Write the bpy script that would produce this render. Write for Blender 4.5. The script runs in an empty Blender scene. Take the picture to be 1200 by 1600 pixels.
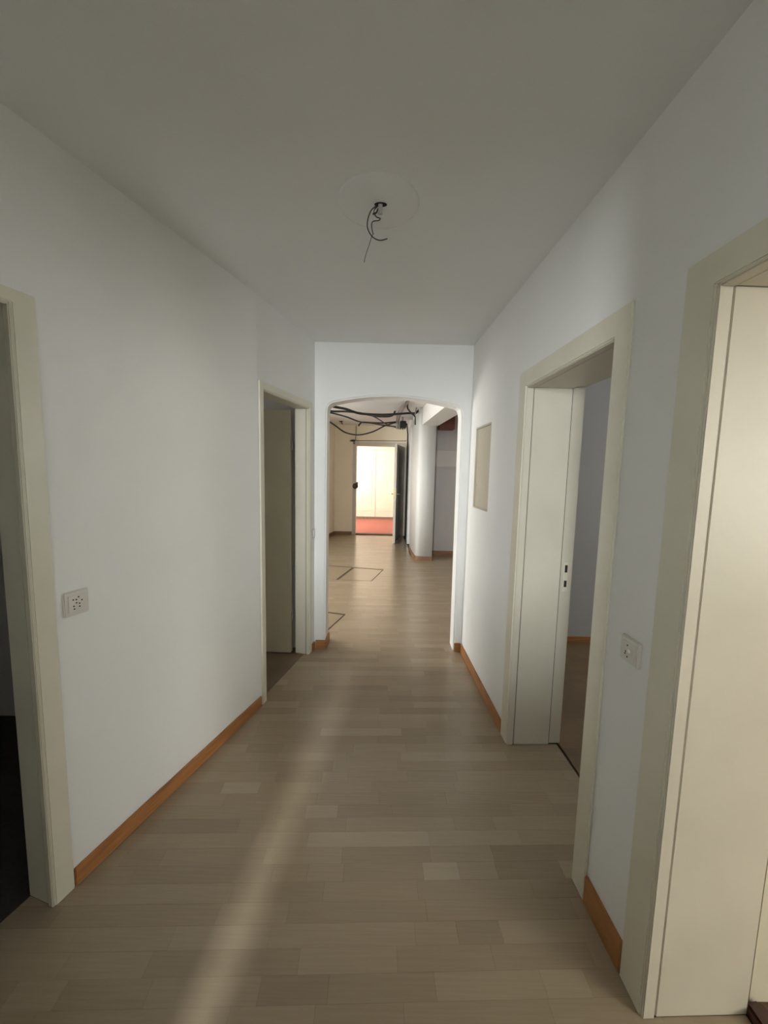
import bpy, bmesh, math, random
from mathutils import Vector, Matrix

random.seed(7)
scene = bpy.context.scene
COL = scene.collection

# ------------------------------------------------------------------ camera
CAM_H = 1.5
pitch, roll = math.radians(5.898), math.radians(1.237)
fwd = Vector((0, math.cos(pitch), -math.sin(pitch)))
up0 = Vector((0, math.sin(pitch), math.cos(pitch)))
r0 = Vector((1, 0, 0))
right = r0 * math.cos(roll) + up0 * math.sin(roll)
up = up0 * math.cos(roll) - r0 * math.sin(roll)
cd = bpy.data.cameras.new('camera')
cd.sensor_fit = 'VERTICAL'
cd.sensor_height = 24.0
cd.lens = 600.0 / 1600.0 * 24.0
cd.clip_start = 0.02
cam = bpy.data.objects.new('camera', cd)
COL.objects.link(cam)
M = Matrix.Identity(4)
for i in range(3):
    M[i][0], M[i][1], M[i][2] = right[i], up[i], -fwd[i]
M[2][3] = CAM_H
cam.matrix_world = M
scene.camera = cam

# ------------------------------------------------------------------ world, exposure
vs = scene.view_settings
vs.view_transform = 'Standard'
vs.look = 'None'
vs.gamma = 1.0
vs.use_curve_mapping = False
vs.exposure = 0.16
scene.cycles.max_bounces = 14
scene.cycles.diffuse_bounces = 8
scene.cycles.glossy_bounces = 5

world = bpy.data.worlds.new('overcast_sky')
scene.world = world
world.use_nodes = True
bg = world.node_tree.nodes['Background']
bg.inputs[0].default_value = (0.75, 0.85, 1.0, 1)
bg.inputs[1].default_value = 1.0


def area(name, loc, direction, sx, sy, power, color):
    l = bpy.data.lights.new(name, 'AREA')
    l.shape = 'RECTANGLE'
    l.size, l.size_y = sx, sy
    l.energy = power
    l.color = color
    o = bpy.data.objects.new(name, l)
    COL.objects.link(o)
    o.location = loc
    d = Vector(direction)
    o.rotation_euler = (math.pi / 2, 0, math.atan2(-d.x, d.y))
    return o


DAY = (0.94, 0.98, 1.0)
WARMDAY = (1.0, 0.955, 0.85)
# daylight entering through unseen windows, the far left one added (each light fills its window opening)
area('daylight_near_room', (4.06, -1.7, 1.55), (-1, 0, 0), 1.5, 1.3, 112, WARMDAY)
area('daylight_back_room', (-1.0, -3.26, 1.85), (0, 1, 0), 0.28, 1.1, 370, DAY)
area('daylight_lobby', (-3.26, 4.6, 1.5), (1, 0, 0), 2.0, 1.5, 140, (1.0, 0.97, 0.92))
area('daylight_far_room', (4.06, 2.2, 1.55), (-1, 0, 0), 0.6, 0.9, 24, DAY)
area('added_far_left_light', (-3.26, 2.72, 1.5), (1, 0, 0), 0.5, 1.0, 7, WARMDAY)  # weak light added to brighten the far left door leaf
area('stairwell_daylight', (-1.96, 10.7, 1.6), (1, 0, 0), 1.8, 1.7, 118, (1.0, 0.93, 0.79))

# ------------------------------------------------------------------ materials


def mat(name, color, rough=0.6, noise=0.0, nscale=8.0, bump=0.0, bscale=120.0, metallic=0.0, spec=0.5, emit=None):
    m = bpy.data.materials.new(name)
    m.use_nodes = True
    nt = m.node_tree
    b = nt.nodes['Principled BSDF']
    b.inputs['Base Color'].default_value = (*color, 1)
    b.inputs['Roughness'].default_value = rough
    b.inputs['Metallic'].default_value = metallic
    b.inputs['Specular IOR Level'].default_value = spec
    tc = nt.nodes.new('ShaderNodeTexCoord')
    if noise:
        n = nt.nodes.new('ShaderNodeTexNoise')
        n.inputs['Scale'].default_value = nscale
        n.inputs['Detail'].default_value = 5
        nt.links.new(tc.outputs['Object'], n.inputs['Vector'])
        r = nt.nodes.new('ShaderNodeValToRGB')
        r.color_ramp.elements[0].position = 0.3
        r.color_ramp.elements[1].position = 0.7
        r.color_ramp.elements[0].color = (*[c * (1 - noise) for c in color], 1)
        r.color_ramp.elements[1].color = (*[min(1, c * (1 + noise)) for c in color], 1)
        nt.links.new(n.outputs['Fac'], r.inputs['Fac'])
        nt.links.new(r.outputs['Color'], b.inputs['Base Color'])
    if bump:
        n2 = nt.nodes.new('ShaderNodeTexNoise')
        n2.inputs['Scale'].default_value = bscale
        n2.inputs['Detail'].default_value = 3
        nt.links.new(tc.outputs['Object'], n2.inputs['Vector'])
        bp = nt.nodes.new('ShaderNodeBump')
        bp.inputs['Strength'].default_value = bump
        bp.inputs['Distance'].default_value = 0.004
        nt.links.new(n2.outputs['Fac'], bp.inputs['Height'])
        nt.links.new(bp.outputs['Normal'], b.inputs['Normal'])
    return m


def wood_mat(name, color, rough=0.45, var=0.25, scale=(2, 60, 60)):
    m = bpy.data.materials.new(name)
    m.use_nodes = True
    nt = m.node_tree
    b = nt.nodes['Principled BSDF']
    b.inputs['Roughness'].default_value = rough
    tc = nt.nodes.new('ShaderNodeTexCoord')
    mp = nt.nodes.new('ShaderNodeMapping')
    mp.inputs['Scale'].default_value = scale
    n = nt.nodes.new('ShaderNodeTexNoise')
    n.inputs['Scale'].default_value = 1.0
    n.inputs['Detail'].default_value = 4
    r = nt.nodes.new('ShaderNodeValToRGB')
    r.color_ramp.elements[0].position = 0.3
    r.color_ramp.elements[1].position = 0.72
    r.color_ramp.elements[0].color = (*[c * (1 - var) for c in color], 1)
    r.color_ramp.elements[1].color = (*[min(1, c * (1 + var)) for c in color], 1)
    nt.links.new(tc.outputs['Object'], mp.inputs['Vector'])
    nt.links.new(mp.outputs['Vector'], n.inputs['Vector'])
    nt.links.new(n.outputs['Fac'], r.inputs['Fac'])
    nt.links.new(r.outputs['Color'], b.inputs['Base Color'])
    return m


def parquet_mat(name, dark, light, rough=0.22):
    """strip parquet: the tone of each strip is stored on its mesh, grain and wear are procedural"""
    m = bpy.data.materials.new(name)
    m.use_nodes = True
    nt = m.node_tree
    L = nt.links.new
    b = nt.nodes['Principled BSDF']
    at = nt.nodes.new('ShaderNodeAttribute')
    at.attribute_name = 'tone'
    r = nt.nodes.new('ShaderNodeValToRGB')
    e = r.color_ramp.elements
    e[0].position, e[1].position = 0.0, 1.0
    e[0].color, e[1].color = (*dark, 1), (*light, 1)
    mid = r.color_ramp.elements.new(0.5)
    mid.color = (*[(a + c) / 2 * k for a, c, k in zip(dark, light, (1.0, 0.985, 0.95))], 1)
    L(at.outputs['Fac'], r.inputs['Fac'])
    tc = nt.nodes.new('ShaderNodeTexCoord')
    mp = nt.nodes.new('ShaderNodeMapping')
    mp.inputs['Scale'].default_value = (5, 130, 1)
    n = nt.nodes.new('ShaderNodeTexNoise')
    n.inputs['Scale'].default_value = 1.0
    n.inputs['Detail'].default_value = 5
    L(tc.outputs['Object'], mp.inputs['Vector'])
    L(mp.outputs['Vector'], n.inputs['Vector'])
    n2 = nt.nodes.new('ShaderNodeTexNoise')
    n2.inputs['Scale'].default_value = 2.2
    n2.inputs['Detail'].default_value = 6
    L(tc.outputs['Object'], n2.inputs['Vector'])
    mr = nt.nodes.new('ShaderNodeMapRange')
    mr.inputs['To Min'].default_value = 0.86
    mr.inputs['To Max'].default_value = 1.12
    L(n.outputs['Fac'], mr.inputs['Value'])
    mr2 = nt.nodes.new('ShaderNodeMapRange')
    mr2.inputs['From Min'].default_value = 0.3
    mr2.inputs['From Max'].default_value = 0.7
    mr2.inputs['To Min'].default_value = 1.0
    mr2.inputs['To Max'].default_value = 1.0
    L(n2.outputs['Fac'], mr2.inputs['Value'])
    mu = nt.nodes.new('ShaderNodeMath')
    mu.operation = 'MULTIPLY'
    L(mr.outputs['Result'], mu.inputs[0])
    L(mr2.outputs['Result'], mu.inputs[1])
    vm = nt.nodes.new('ShaderNodeVectorMath')
    vm.operation = 'SCALE'
    L(r.outputs['Color'], vm.inputs[0])
    L(mu.outputs['Value'], vm.inputs['Scale'])
    L(vm.outputs['Vector'], b.inputs['Base Color'])
    rr = nt.nodes.new('ShaderNodeMapRange')
    rr.inputs['From Min'].default_value = 0.3
    rr.inputs['From Max'].default_value = 0.7
    rr.inputs['To Min'].default_value = rough
    rr.inputs['To Max'].default_value = rough
    L(n2.outputs['Fac'], rr.inputs['Value'])
    L(rr.outputs['Result'], b.inputs['Roughness'])
    bp = nt.nodes.new('ShaderNodeBump')
    bp.inputs['Strength'].default_value = 0.2
    bp.inputs['Distance'].default_value = 0.003
    n3 = nt.nodes.new('ShaderNodeTexNoise')
    n3.inputs['Scale'].default_value = 14
    L(tc.outputs['Object'], n3.inputs['Vector'])
    L(n3.outputs['Fac'], bp.inputs['Height'])
    L(bp.outputs['Normal'], b.inputs['Normal'])
    return m


WALL = mat('white_wall_paint', (0.74, 0.742, 0.72), 0.85, 0.03, 1.5, 0.12, 260)
LOBBY = mat('beige_lobby_paint', (0.83, 0.755, 0.60), 0.85, 0.03, 1.5, 0.12, 260)
CEIL = mat('ceiling_paint', (0.73, 0.735, 0.73), 0.9, 0.03, 1.2, 0.08, 260)
CREAM = mat('cream_gloss_paint', (0.64, 0.61, 0.50), 0.38, 0.04, 5, 0.06, 60)
JAMB = mat('cream_lining_paint', (0.56, 0.525, 0.43), 0.42, 0.05, 4, 0.08, 50)
LEAF = mat('beige_door_paint', (0.60, 0.56, 0.43), 0.4, 0.04, 4, 0.05, 50)
BASE = wood_mat('orange_brown_wood', (0.36, 0.155, 0.052), 0.42, 0.22, (6, 6, 70))
BASE_SHADED = wood_mat('shaded_brown_wood', (0.22, 0.115, 0.055), 0.5, 0.22, (6, 6, 70))  # darker copy of the corridor baseboard wood, lobby shade painted in
PARQ = parquet_mat('worn_strip_parquet', (0.25, 0.192, 0.128), (0.385, 0.312, 0.225))
ROOMPARQ = parquet_mat('shaded_strip_parquet', (0.16, 0.105, 0.055), (0.24, 0.165, 0.09), 0.4)  # darker parquet copy, the dim room's shade put into the colour
SUB = mat('dark_joint_filler', (0.06, 0.045, 0.03), 0.9, 0.1, 20)
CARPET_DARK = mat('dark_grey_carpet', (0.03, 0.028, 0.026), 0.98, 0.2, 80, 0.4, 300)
RED = mat('red_carpet', (0.38, 0.125, 0.095), 0.95, 0.12, 60, 0.4, 300)
PLASTIC = mat('aged_white_plastic', (0.62, 0.59, 0.54), 0.35, 0.03, 10)
PLASTIC_LIGHT = mat('bright_white_plastic', (0.80, 0.79, 0.75), 0.3, 0.02, 10)
BLACK = mat('black_rubber', (0.012, 0.011, 0.011), 0.45, 0.2, 20)
HOLE = mat('dark_hole', (0.02, 0.018, 0.016), 0.9, 0.2, 40)
WIRE = mat('dark_grey_insulation', (0.03, 0.034, 0.032), 0.5, 0.2, 30)
STEEL = mat('brushed_steel', (0.55, 0.54, 0.52), 0.3, 0.1, 40, metallic=1.0)
CONDUIT = mat('grey_conduit', (0.34, 0.33, 0.31), 0.35, 0.15, 30, metallic=0.6)
LEAF_DARK = mat('dark_varnished_door', (0.13, 0.12, 0.105), 0.28, 0.25, 6, 0.05, 30)
REDWOOD = wood_mat('red_brown_wood', (0.17, 0.055, 0.028), 0.5, 0.3, (4, 30, 4))
BROWN = mat('dark_brown_bakelite', (0.06, 0.025, 0.018), 0.3, 0.25, 30)
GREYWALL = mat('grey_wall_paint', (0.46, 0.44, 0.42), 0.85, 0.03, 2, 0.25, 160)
PANELCREAM = mat('cream_cover_paint', (0.43, 0.39, 0.30), 0.45, 0.04, 6)
VESTWALL = mat('warm_white_panel_paint', (0.84, 0.80, 0.70), 0.5, 0.02, 3)
ALU = mat('dull_aluminium', (0.28, 0.24, 0.19), 0.5, 0.15, 30, metallic=0.5)
PLASTER = mat('patched_plaster', (0.74, 0.73, 0.70), 0.9, 0.03, 20, 0.4, 90)

# ------------------------------------------------------------------ mesh helpers


class MB:
    def __init__(self):
        self.v, self.f, self.sm = [], [], []

    def poly(self, pts, smooth=False):
        k = len(self.v)
        self.v += [tuple(p) for p in pts]
        self.f.append(tuple(range(k, k + len(pts))))
        self.sm.append(smooth)

    def hexa(self, c):
        k = len(self.v)
        self.v += [tuple(p) for p in c]
        for q in ((0, 3, 2, 1), (4, 5, 6, 7), (0, 1, 5, 4), (1, 2, 6, 5), (2, 3, 7, 6), (3, 0, 4, 7)):
            self.f.append(tuple(k + i for i in q))
            self.sm.append(False)
        return self

    def box(self, x0, x1, y0, y1, z0, z1):
        return self.hexa([(x0, y0, z0), (x1, y0, z0), (x1, y1, z0), (x0, y1, z0),
                          (x0, y0, z1), (x1, y0, z1), (x1, y1, z1), (x0, y1, z1)])

    def fbox(self, F, s0, s1, t0, t1, z0, z1):
        return self.hexa([F(s0, t0, z0), F(s1, t0, z0), F(s1, t1, z0), F(s0, t1, z0),
                          F(s0, t0, z1), F(s1, t0, z1), F(s1, t1, z1), F(s0, t1, z1)])

    def prism(self, poly, z0, z1, smooth_sides=False):
        n = len(poly)
        k = len(self.v)
        self.v += [(p[0], p[1], z0) for p in poly] + [(p[0], p[1], z1) for p in poly]
        self.f.append(tuple(k + i for i in reversed(range(n))))
        self.sm.append(False)
        self.f.append(tuple(k + n + i for i in range(n)))
        self.sm.append(False)
        for i in range(n):
            j = (i + 1) % n
            self.f.append((k + i, k + j, k + n + j, k + n + i))
            self.sm.append(smooth_sides)
        return self

    def lathe(self, c, axis, prof, seg=20):
        """profile of (distance along axis, radius)"""
        a = Vector(axis).normalized()
        u = a.orthogonal().normalized()
        w = a.cross(u)
        k = len(self.v)
        c = Vector(c)
        for d, r in prof:
            for i in range(seg):
                t = 2 * math.pi * i / seg
                self.v.append(tuple(c + a * d + (u * math.cos(t) + w * math.sin(t)) * r))
        for j in range(len(prof) - 1):
            for i in range(seg):
                i2 = (i + 1) % seg
                self.f.append((k + j * seg + i, k + j * seg + i2, k + (j + 1) * seg + i2, k + (j + 1) * seg + i))
                self.sm.append(True)
        self.f.append(tuple(k + i for i in reversed(range(seg))))
        self.sm.append(False)
        e = k + (len(prof) - 1) * seg
        self.f.append(tuple(e + i for i in range(seg)))
        self.sm.append(False)
        return self

    def tube(self, pts, r, seg=8, sub=6):
        P = [Vector(p) for p in pts]
        path = []
        if len(P) > 2 and sub > 1:
            Q = [P[0] * 2 - P[1]] + P + [P[-1] * 2 - P[-2]]
            for i in range(1, len(Q) - 2):
                p0, p1, p2, p3 = Q[i - 1:i + 3]
                for k in range(sub):
                    t = k / sub
                    path.append(0.5 * ((2 * p1) + (p2 - p0) * t + (2 * p0 - 5 * p1 + 4 * p2 - p3) * t * t + (3 * p1 - p0 - 3 * p2 + p3) * t ** 3))
            path.append(P[-1])
        else:
            path = P
        k = len(self.v)
        n = len(path)
        prev = None
        for i, p in enumerate(path):
            d = (path[min(i + 1, n - 1)] - path[max(i - 1, 0)]).normalized()
            u = d.orthogonal().normalized() if prev is None else (prev - d * prev.dot(d)).normalized()
            prev = u
            w = d.cross(u)
            for j in range(seg):
                t = 2 * math.pi * j / seg
                self.v.append(tuple(p + (u * math.cos(t) + w * math.sin(t)) * r))
        for i in range(n - 1):
            for j in range(seg):
                j2 = (j + 1) % seg
                self.f.append((k + i * seg + j, k + i * seg + j2, k + (i + 1) * seg + j2, k + (i + 1) * seg + j))
                self.sm.append(True)
        self.f.append(tuple(k + i for i in reversed(range(seg))))
        self.sm.append(False)
        self.f.append(tuple(k + (n - 1) * seg + i for i in range(seg)))
        self.sm.append(False)
        return self

    def build(self, name, m, parent=None, bevel=0.0, segs=2):
        me = bpy.data.meshes.new(name)
        me.from_pydata(self.v, [], self.f)
        me.polygons.foreach_set('use_smooth', self.sm)
        bm = bmesh.new()
        bm.from_mesh(me)
        bmesh.ops.recalc_face_normals(bm, faces=bm.faces)
        if bevel:
            ed = [e for e in bm.edges if len(e.link_faces) == 2 and e.calc_face_angle() > 0.6]
            bmesh.ops.bevel(bm, geom=ed, offset=bevel, segments=segs, affect='EDGES', clamp_overlap=True)
        bm.to_mesh(me)
        bm.free()
        me.materials.append(m)
        o = bpy.data.objects.new(name, me)
        COL.objects.link(o)
        if parent is not None:
            o.parent = parent
            o.matrix_parent_inverse = parent.matrix_basis.inverted()
        return o


def tag(o, label, cat, kind=None, group=None):
    o['label'] = label
    o['category'] = cat
    if kind:
        o['kind'] = kind
    if group:
        o['group'] = group
    return o


def empty(name, loc, label, cat, kind=None, group=None):
    o = bpy.data.objects.new(name, None)
    COL.objects.link(o)
    o.location = loc
    o.empty_display_size = 0.1
    return tag(o, label, cat, kind, group)


def frame(A, B):
    """local wall frame: s along the wall, t into the wall (away from the corridor)"""
    A, B = Vector(A), Vector(B)
    d = (B - A).normalized()
    return A, d


def make_F(A, B, side):
    A2 = Vector((A[0], A[1]))
    d = (Vector((B[0], B[1])) - A2).normalized()
    n = Vector((d.y, -d.x)) * side
    def F(s, t, z):
        p = A2 + d * s + n * t
        return (p.x, p.y, z)
    return F


def wall(name, F, s0, s1, t0, t1, z1, openings, m, label):
    """openings: (sa, sb, za, zb) sorted along s"""
    b = MB()
    cur = s0
    for sa, sb, za, zb in openings:
        if sa > cur:
            b.fbox(F, cur, sa, t0, t1, 0, z1)
        if zb < z1:
            b.fbox(F, sa, sb, t0, t1, zb, z1)
        if za > 0:
            b.fbox(F, sa, sb, t0, t1, 0, za)
        cur = sb
    if cur < s1:
        b.fbox(F, cur, s1, t0, t1, 0, z1)
    return tag(b.build(name, m), label, 'wall', 'structure')


ZC = 2.505      # corridor ceiling
ZL = 2.58       # lobby ceiling
FR = make_F((0.755, 0.92), (0.68, 3.13), 1)
FA = make_F((-1.10, 1.17), (-0.76, 2.31), -1)
FB = make_F((-0.76, 2.31), (-0.57, 3.13), -1)
RT = 0.295      # right wall thickness
LT = 0.11       # left wall thickness
LB = 0.02       # lining board

D1 = (-0.80, 0.004, 1.94)
D2 = (0.379, 1.087, 1.945)
D3 = (-0.85, -0.006, 1.962)
D4 = (0.062, 0.722, 1.975)
PAN = (1.667, 2.042, 1.247, 1.848)

# ------------------------------------------------------------------ corridor walls
wall('wall_right', FR, -3.30, 2.212, 0, RT, 2.62,
     [(D1[0] - LB, D1[1] + LB, 0, D1[2] + LB), (D2[0] - LB, D2[1] + LB, 0, D2[2] + LB), (PAN[0], PAN[1], PAN[2], PAN[3])],
     WALL, 'white corridor wall with two cream door frames, on the right')
wall('wall_left', FA, -1.25, 1.19, 0, LT, 2.62, [(D3[0] - LB, D3[1] + LB, 0, D3[2] + LB)],
     WALL, 'white corridor wall with a square socket, on the left')
wall('wall_left', FB, 0.0, 0.845, 0, LT, 2.62, [(D4[0] - LB, D4[1] + LB, 0, D4[2] + LB)],
     WALL, 'short white wall around the far left doorway')
b = MB()
b.box(-1.58, -1.46, -0.40, 0.02, 0, 2.62)
tag(b.build('wall_left', WALL), 'white wall of the corridor beside the camera, out of the picture', 'wall', 'structure')

# end wall with the flat arch
arch = [(-0.476, 0.0), (-0.472, 1.975), (-0.467, 2.008), (-0.452, 2.032)]
for i in range(0, 23):
    u = i / 22.0
    x = -0.425 + u * (0.572 + 0.425)
    k = (x - 0.05) / 0.515
    arch.append((x, 2.103 - 0.068 * abs(k) ** 1.9))
arch += [(0.590, 2.020), (0.600, 1.995), (0.605, 1.96), (0.612, 0.0)]
outline = [(-0.85, 0.0)] + arch + [(1.06, 0.0), (1.06, 2.62), (-0.85, 2.62)]
EY0, EY1 = 3.13, 3.30
me = bpy.data.meshes.new('wall_end')
bm = bmesh.new()
fr = [bm.verts.new((x, EY0, z)) for x, z in outline]
bk = [bm.verts.new((x, EY1, z)) for x, z in outline]
bm.faces.new(fr)
bm.faces.new(list(reversed(bk)))
n = len(outline)
arch_edges = []
for i in range(n):
    j = (i + 1) % n
    f = bm.faces.new((fr[i], bk[i], bk[j], fr[j]))
    if 1 <= i <= len(arch) - 1:
        arch_edges.append((i, j))
bm.edges.ensure_lookup_table()
be = []
for i, j in arch_edges:
    for ring in (fr, bk):
        e = bm.edges.get((ring[i], ring[j]))
        if e:
            be.append(e)
bmesh.ops.recalc_face_normals(bm, faces=bm.faces)
bmesh.ops.bevel(bm, geom=be, offset=0.012, segments=3, affect='EDGES', clamp_overlap=True)
bm.to_mesh(me)
bm.free()
me.materials.append(WALL)
o = bpy.data.objects.new('wall_end', me)
COL.objects.link(o)
tag(o, 'white end wall with a wide flat-arched opening', 'wall', 'structure')

# ceiling: corridor and rooms, lobby
b = MB().box(-3.4, 4.2, -3.8, 3.22, ZC, 2.66)
tag(b.build('ceiling', CEIL), 'plain white ceiling over the corridor', 'ceiling', 'structure')
b = MB().box(-3.4, 4.2, 3.30, 12.5, ZL, 2.70)
tag(b.build('ceiling', CEIL), 'lobby ceiling beyond the arch with hanging cables', 'ceiling', 'structure')

# ------------------------------------------------------------------ lobby and side rooms (shell)


def slab(name, x0, x1, y0, y1, label, m=WALL, z0=0.0, z1=2.64):
    return tag(MB().box(x0, x1, y0, y1, z0, z1).build(name, m), label, 'wall', 'structure')


# lobby back wall with the entrance opening
EX0, EX1, EH = -0.672, 0.44, 2.10
b = MB()
b.box(-1.26, EX0 - 0.045, 9.10, 9.24, 0, 2.64)
b.box(EX1 + 0.045, 2.6, 9.10, 9.24, 0, 2.64)
b.box(EX0 - 0.045, EX1 + 0.045, 9.10, 9.24, EH + 0.045, 2.64)
tag(b.build('wall_back', LOBBY), 'lobby back wall around the bright entrance doorway', 'wall', 'structure')
b = MB().prism([(-1.178, 9.16), (-1.60, 7.1), (-1.74, 7.1), (-1.30, 9.24)], 0, 2.64)
tag(b.build('wall_lobby', LOBBY), 'cream-lit slanting lobby wall left of the entrance', 'wall', 'structure')
slab('wall_lobby', -3.30, -1.62, 7.10, 7.22, 'white lobby wall left of the slanting wall')
# window wall of the lobby
b = MB()
b.box(-3.32, -3.20, 3.32, 3.60, 0, 2.64)
b.box(-3.32, -3.20, 5.60, 7.22, 0, 2.64)
b.box(-3.32, -3.20, 3.60, 5.60, 0, 0.75)
b.box(-3.32, -3.20, 3.60, 5.60, 2.25, 2.64)
tag(b.build('wall_window', WALL), 'lobby wall with a wide window, left beyond the arch', 'wall', 'structure')
# recess wall right of the pillar
slab('wall_recess', 0.84, 2.5, 6.97, 7.10, 'grey recess wall behind the round pillar', GREYWALL)
slab('wall_recess', 2.38, 2.5, 3.45, 7.0, 'white wall closing the lobby on the right', GREYWALL)
b = MB().prism([(0.50, 8.03), (2.5, 8.03), (2.5, 8.17), (0.62, 8.17), (0.62, 9.12), (0.50, 9.12)], 0, 2.64)
tag(b.build('wall_corner', WALL), 'white wall corner between the entrance and the pillar', 'wall', 'structure')

# room behind far right door
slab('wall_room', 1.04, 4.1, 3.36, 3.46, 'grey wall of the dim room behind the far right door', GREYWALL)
slab('wall_room', 1.03, 4.1, 1.02, 1.13, 'partition between the two rooms on the right', WALL)
b = MB()
b.box(4.0, 4.12, -2.6, -2.45, 0, 2.62)
b.box(4.0, 4.12, -0.95, 1.9, 0, 2.62)
b.box(4.0, 4.12, -2.45, -0.95, 0, 0.9)
b.box(4.0, 4.12, -2.45, -0.95, 2.2, 2.62)
b.box(4.0, 4.12, 2.5, 3.46, 0, 2.62)
b.box(4.0, 4.12, 1.9, 2.5, 0, 1.1)
b.box(4.0, 4.12, 1.9, 2.5, 2.0, 2.62)
tag(b.build('wall_room', WALL), 'outer wall with windows of the two rooms on the right', 'wall', 'structure')
slab('wall_room', 0.90, 4.12, -2.62, -2.5, 'rear wall of the near right room')
# rooms on the left
slab('wall_room', -3.3, -0.84, 3.20, 3.32, 'far wall of the dark room on the far left')
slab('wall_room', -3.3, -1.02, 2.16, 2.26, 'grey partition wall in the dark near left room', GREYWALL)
b = MB()
b.box(-3.32, -3.2, -0.3, 2.47, 0, 2.62)
b.box(-3.32, -3.2, 2.97, 3.32, 0, 2.62)
b.box(-3.32, -3.2, 2.47, 2.97, 0, 1.0)
b.box(-3.32, -3.2, 2.47, 2.97, 2.0, 2.62)
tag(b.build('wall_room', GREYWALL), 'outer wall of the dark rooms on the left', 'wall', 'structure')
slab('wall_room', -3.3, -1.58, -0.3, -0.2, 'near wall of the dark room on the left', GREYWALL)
# end of the corridor behind the camera: added half door and narrow window, shaped to steer the light
b = MB()
b.box(-1.6, -0.90, -0.42, -0.32, 0, 2.62)
b.box(0.115, 0.90, -0.42, -0.32, 0, 2.62)
b.box(-0.90, 0.115, -0.42, -0.32, 2.10, 2.62)
tag(b.build('wall_back', WALL), 'unseen corridor wall behind the camera, its opening shaped for the light', 'wall', 'structure')
b = MB()
b.box(-1.75, -1.14, -3.32, -3.20, 0, 2.62)
b.box(-0.86, 0.95, -3.32, -3.20, 0, 2.62)
b.box(-1.14, -0.86, -3.32, -3.20, 0, 1.3)
b.box(-1.14, -0.86, -3.32, -3.20, 2.4, 2.62)
tag(b.build('wall_room', WALL), 'window wall of the room behind the camera', 'wall', 'structure')
slab('wall_room', 0.84, 0.95, -3.25, -2.3, 'side wall of the room behind the camera')
slab('wall_room', -1.72, -1.58, -3.3, -0.2, 'left wall of the room behind the camera')

# stairwell beyond the entrance
slab('wall_stairwell', -2.1, 2.0, 12.30, 12.42, 'bright cream stairwell wall seen through the entrance', VESTWALL)
b = MB()
b.box(-2.02, -1.90, 9.24, 9.8, 0, 2.64)
b.box(-2.02, -1.90, 11.6, 12.4, 0, 2.64)
b.box(-2.02, -1.90, 9.8, 11.6, 0, 0.75)
b.box(-2.02, -1.90, 9.8, 11.6, 2.45, 2.64)
tag(b.build('wall_stairwell', VESTWALL), 'stairwell wall with a window, left of the entrance', 'wall', 'structure')
slab('wall_stairwell', 1.6, 1.72, 9.24, 12.4, 'stairwell wall right of the entrance', VESTWALL)


def window_frame(name, axis, pos, a0, a1, z0, z1, label, mullion=True):
    """a simple casement frame standing in a wall opening; axis is the wall's normal"""
    root = empty(name, (pos, (a0 + a1) / 2, z0) if axis == 'x' else ((a0 + a1) / 2, pos, z0), label, 'window', 'structure')
    def bx(q0, q1, zz0, zz1, nm):
        b = MB()
        if axis == 'x':
            b.box(pos - 0.025, pos + 0.025, q0, q1, zz0, zz1)
        else:
            b.box(q0, q1, pos - 0.025, pos + 0.025, zz0, zz1)
        b.build(nm, VESTWALL, root)
    bx(a0, a0 + 0.05, z0, z1, 'window_frame')
    bx(a1 - 0.05, a1, z0, z1, 'window_frame')
    bx(a0 + 0.05, a1 - 0.05, z0, z0 + 0.05, 'window_frame')
    bx(a0 + 0.05, a1 - 0.05, z1 - 0.05, z1, 'window_frame')
    m_ = (a0 + a1) / 2
    if mullion:
        bx(m_ - 0.03, m_ + 0.03, z0 + 0.05, z1 - 0.05, 'mullion')


window_frame('window_1', 'x', 4.03, -2.45, -0.95, 0.9, 2.2, 'window of the near right room, out of the picture')
window_frame('window_2', 'x', -3.23, 3.6, 5.6, 0.75, 2.25, 'wide lobby window left beyond the arch, out of the picture')
window_frame('window_3', 'x', -1.93, 9.8, 11.6, 0.75, 2.45, 'stairwell window left of the entrance, out of the picture')
window_frame('window_4', 'y', -3.23, -1.14, -0.86, 1.3, 2.4, 'unseen window behind the camera, narrowed to shape the floor stripe', False)
window_frame('window_5', 'x', 4.03, 1.9, 2.5, 1.1, 2.0, 'small window of the far right room, out of the picture')

window_frame('added_window', 'x', -3.23, 2.47, 2.97, 1.0, 2.0, 'small window added in the far left room to light its leaf, out of the picture', False)

# pillar with rounded corner and its beam
col = [(0.845, 6.53), (0.64, 6.53), (0.605, 6.536), (0.578, 6.555), (0.560, 6.585), (0.551, 6.63), (0.545, 6.70),
       (0.533, 6.92), (0.522, 7.15), (0.518, 7.35), (0.522, 7.6), (0.55, 8.03), (0.845, 8.03)]
pil = tag(MB().prism(col, 0, 2.60, True).build('wall_pillar', WALL), 'white pillar with a rounded left corner beyond the arch', 'pillar', 'structure')
for p in pil.data.polygons:
    if abs(p.normal.x) > 0.999 and p.center.x > 0.8:
        p.use_smooth = False
# beam
b = MB().prism([(0.592, 6.80), (0.79, 3.30), (1.10, 3.30), (0.868, 6.80)], 2.30, 2.60)
tag(b.build('trim_1', WALL), 'white ceiling beam running from the arch to the pillar', 'beam', 'structure')

# ------------------------------------------------------------------ floor
subfloor = tag(MB().box(-3.4, 4.2, -3.8, 9.24, -0.06, -0.012).build('floor', SUB),
               'worn beige strip parquet floor of corridor and lobby', 'floor', 'structure')


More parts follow.
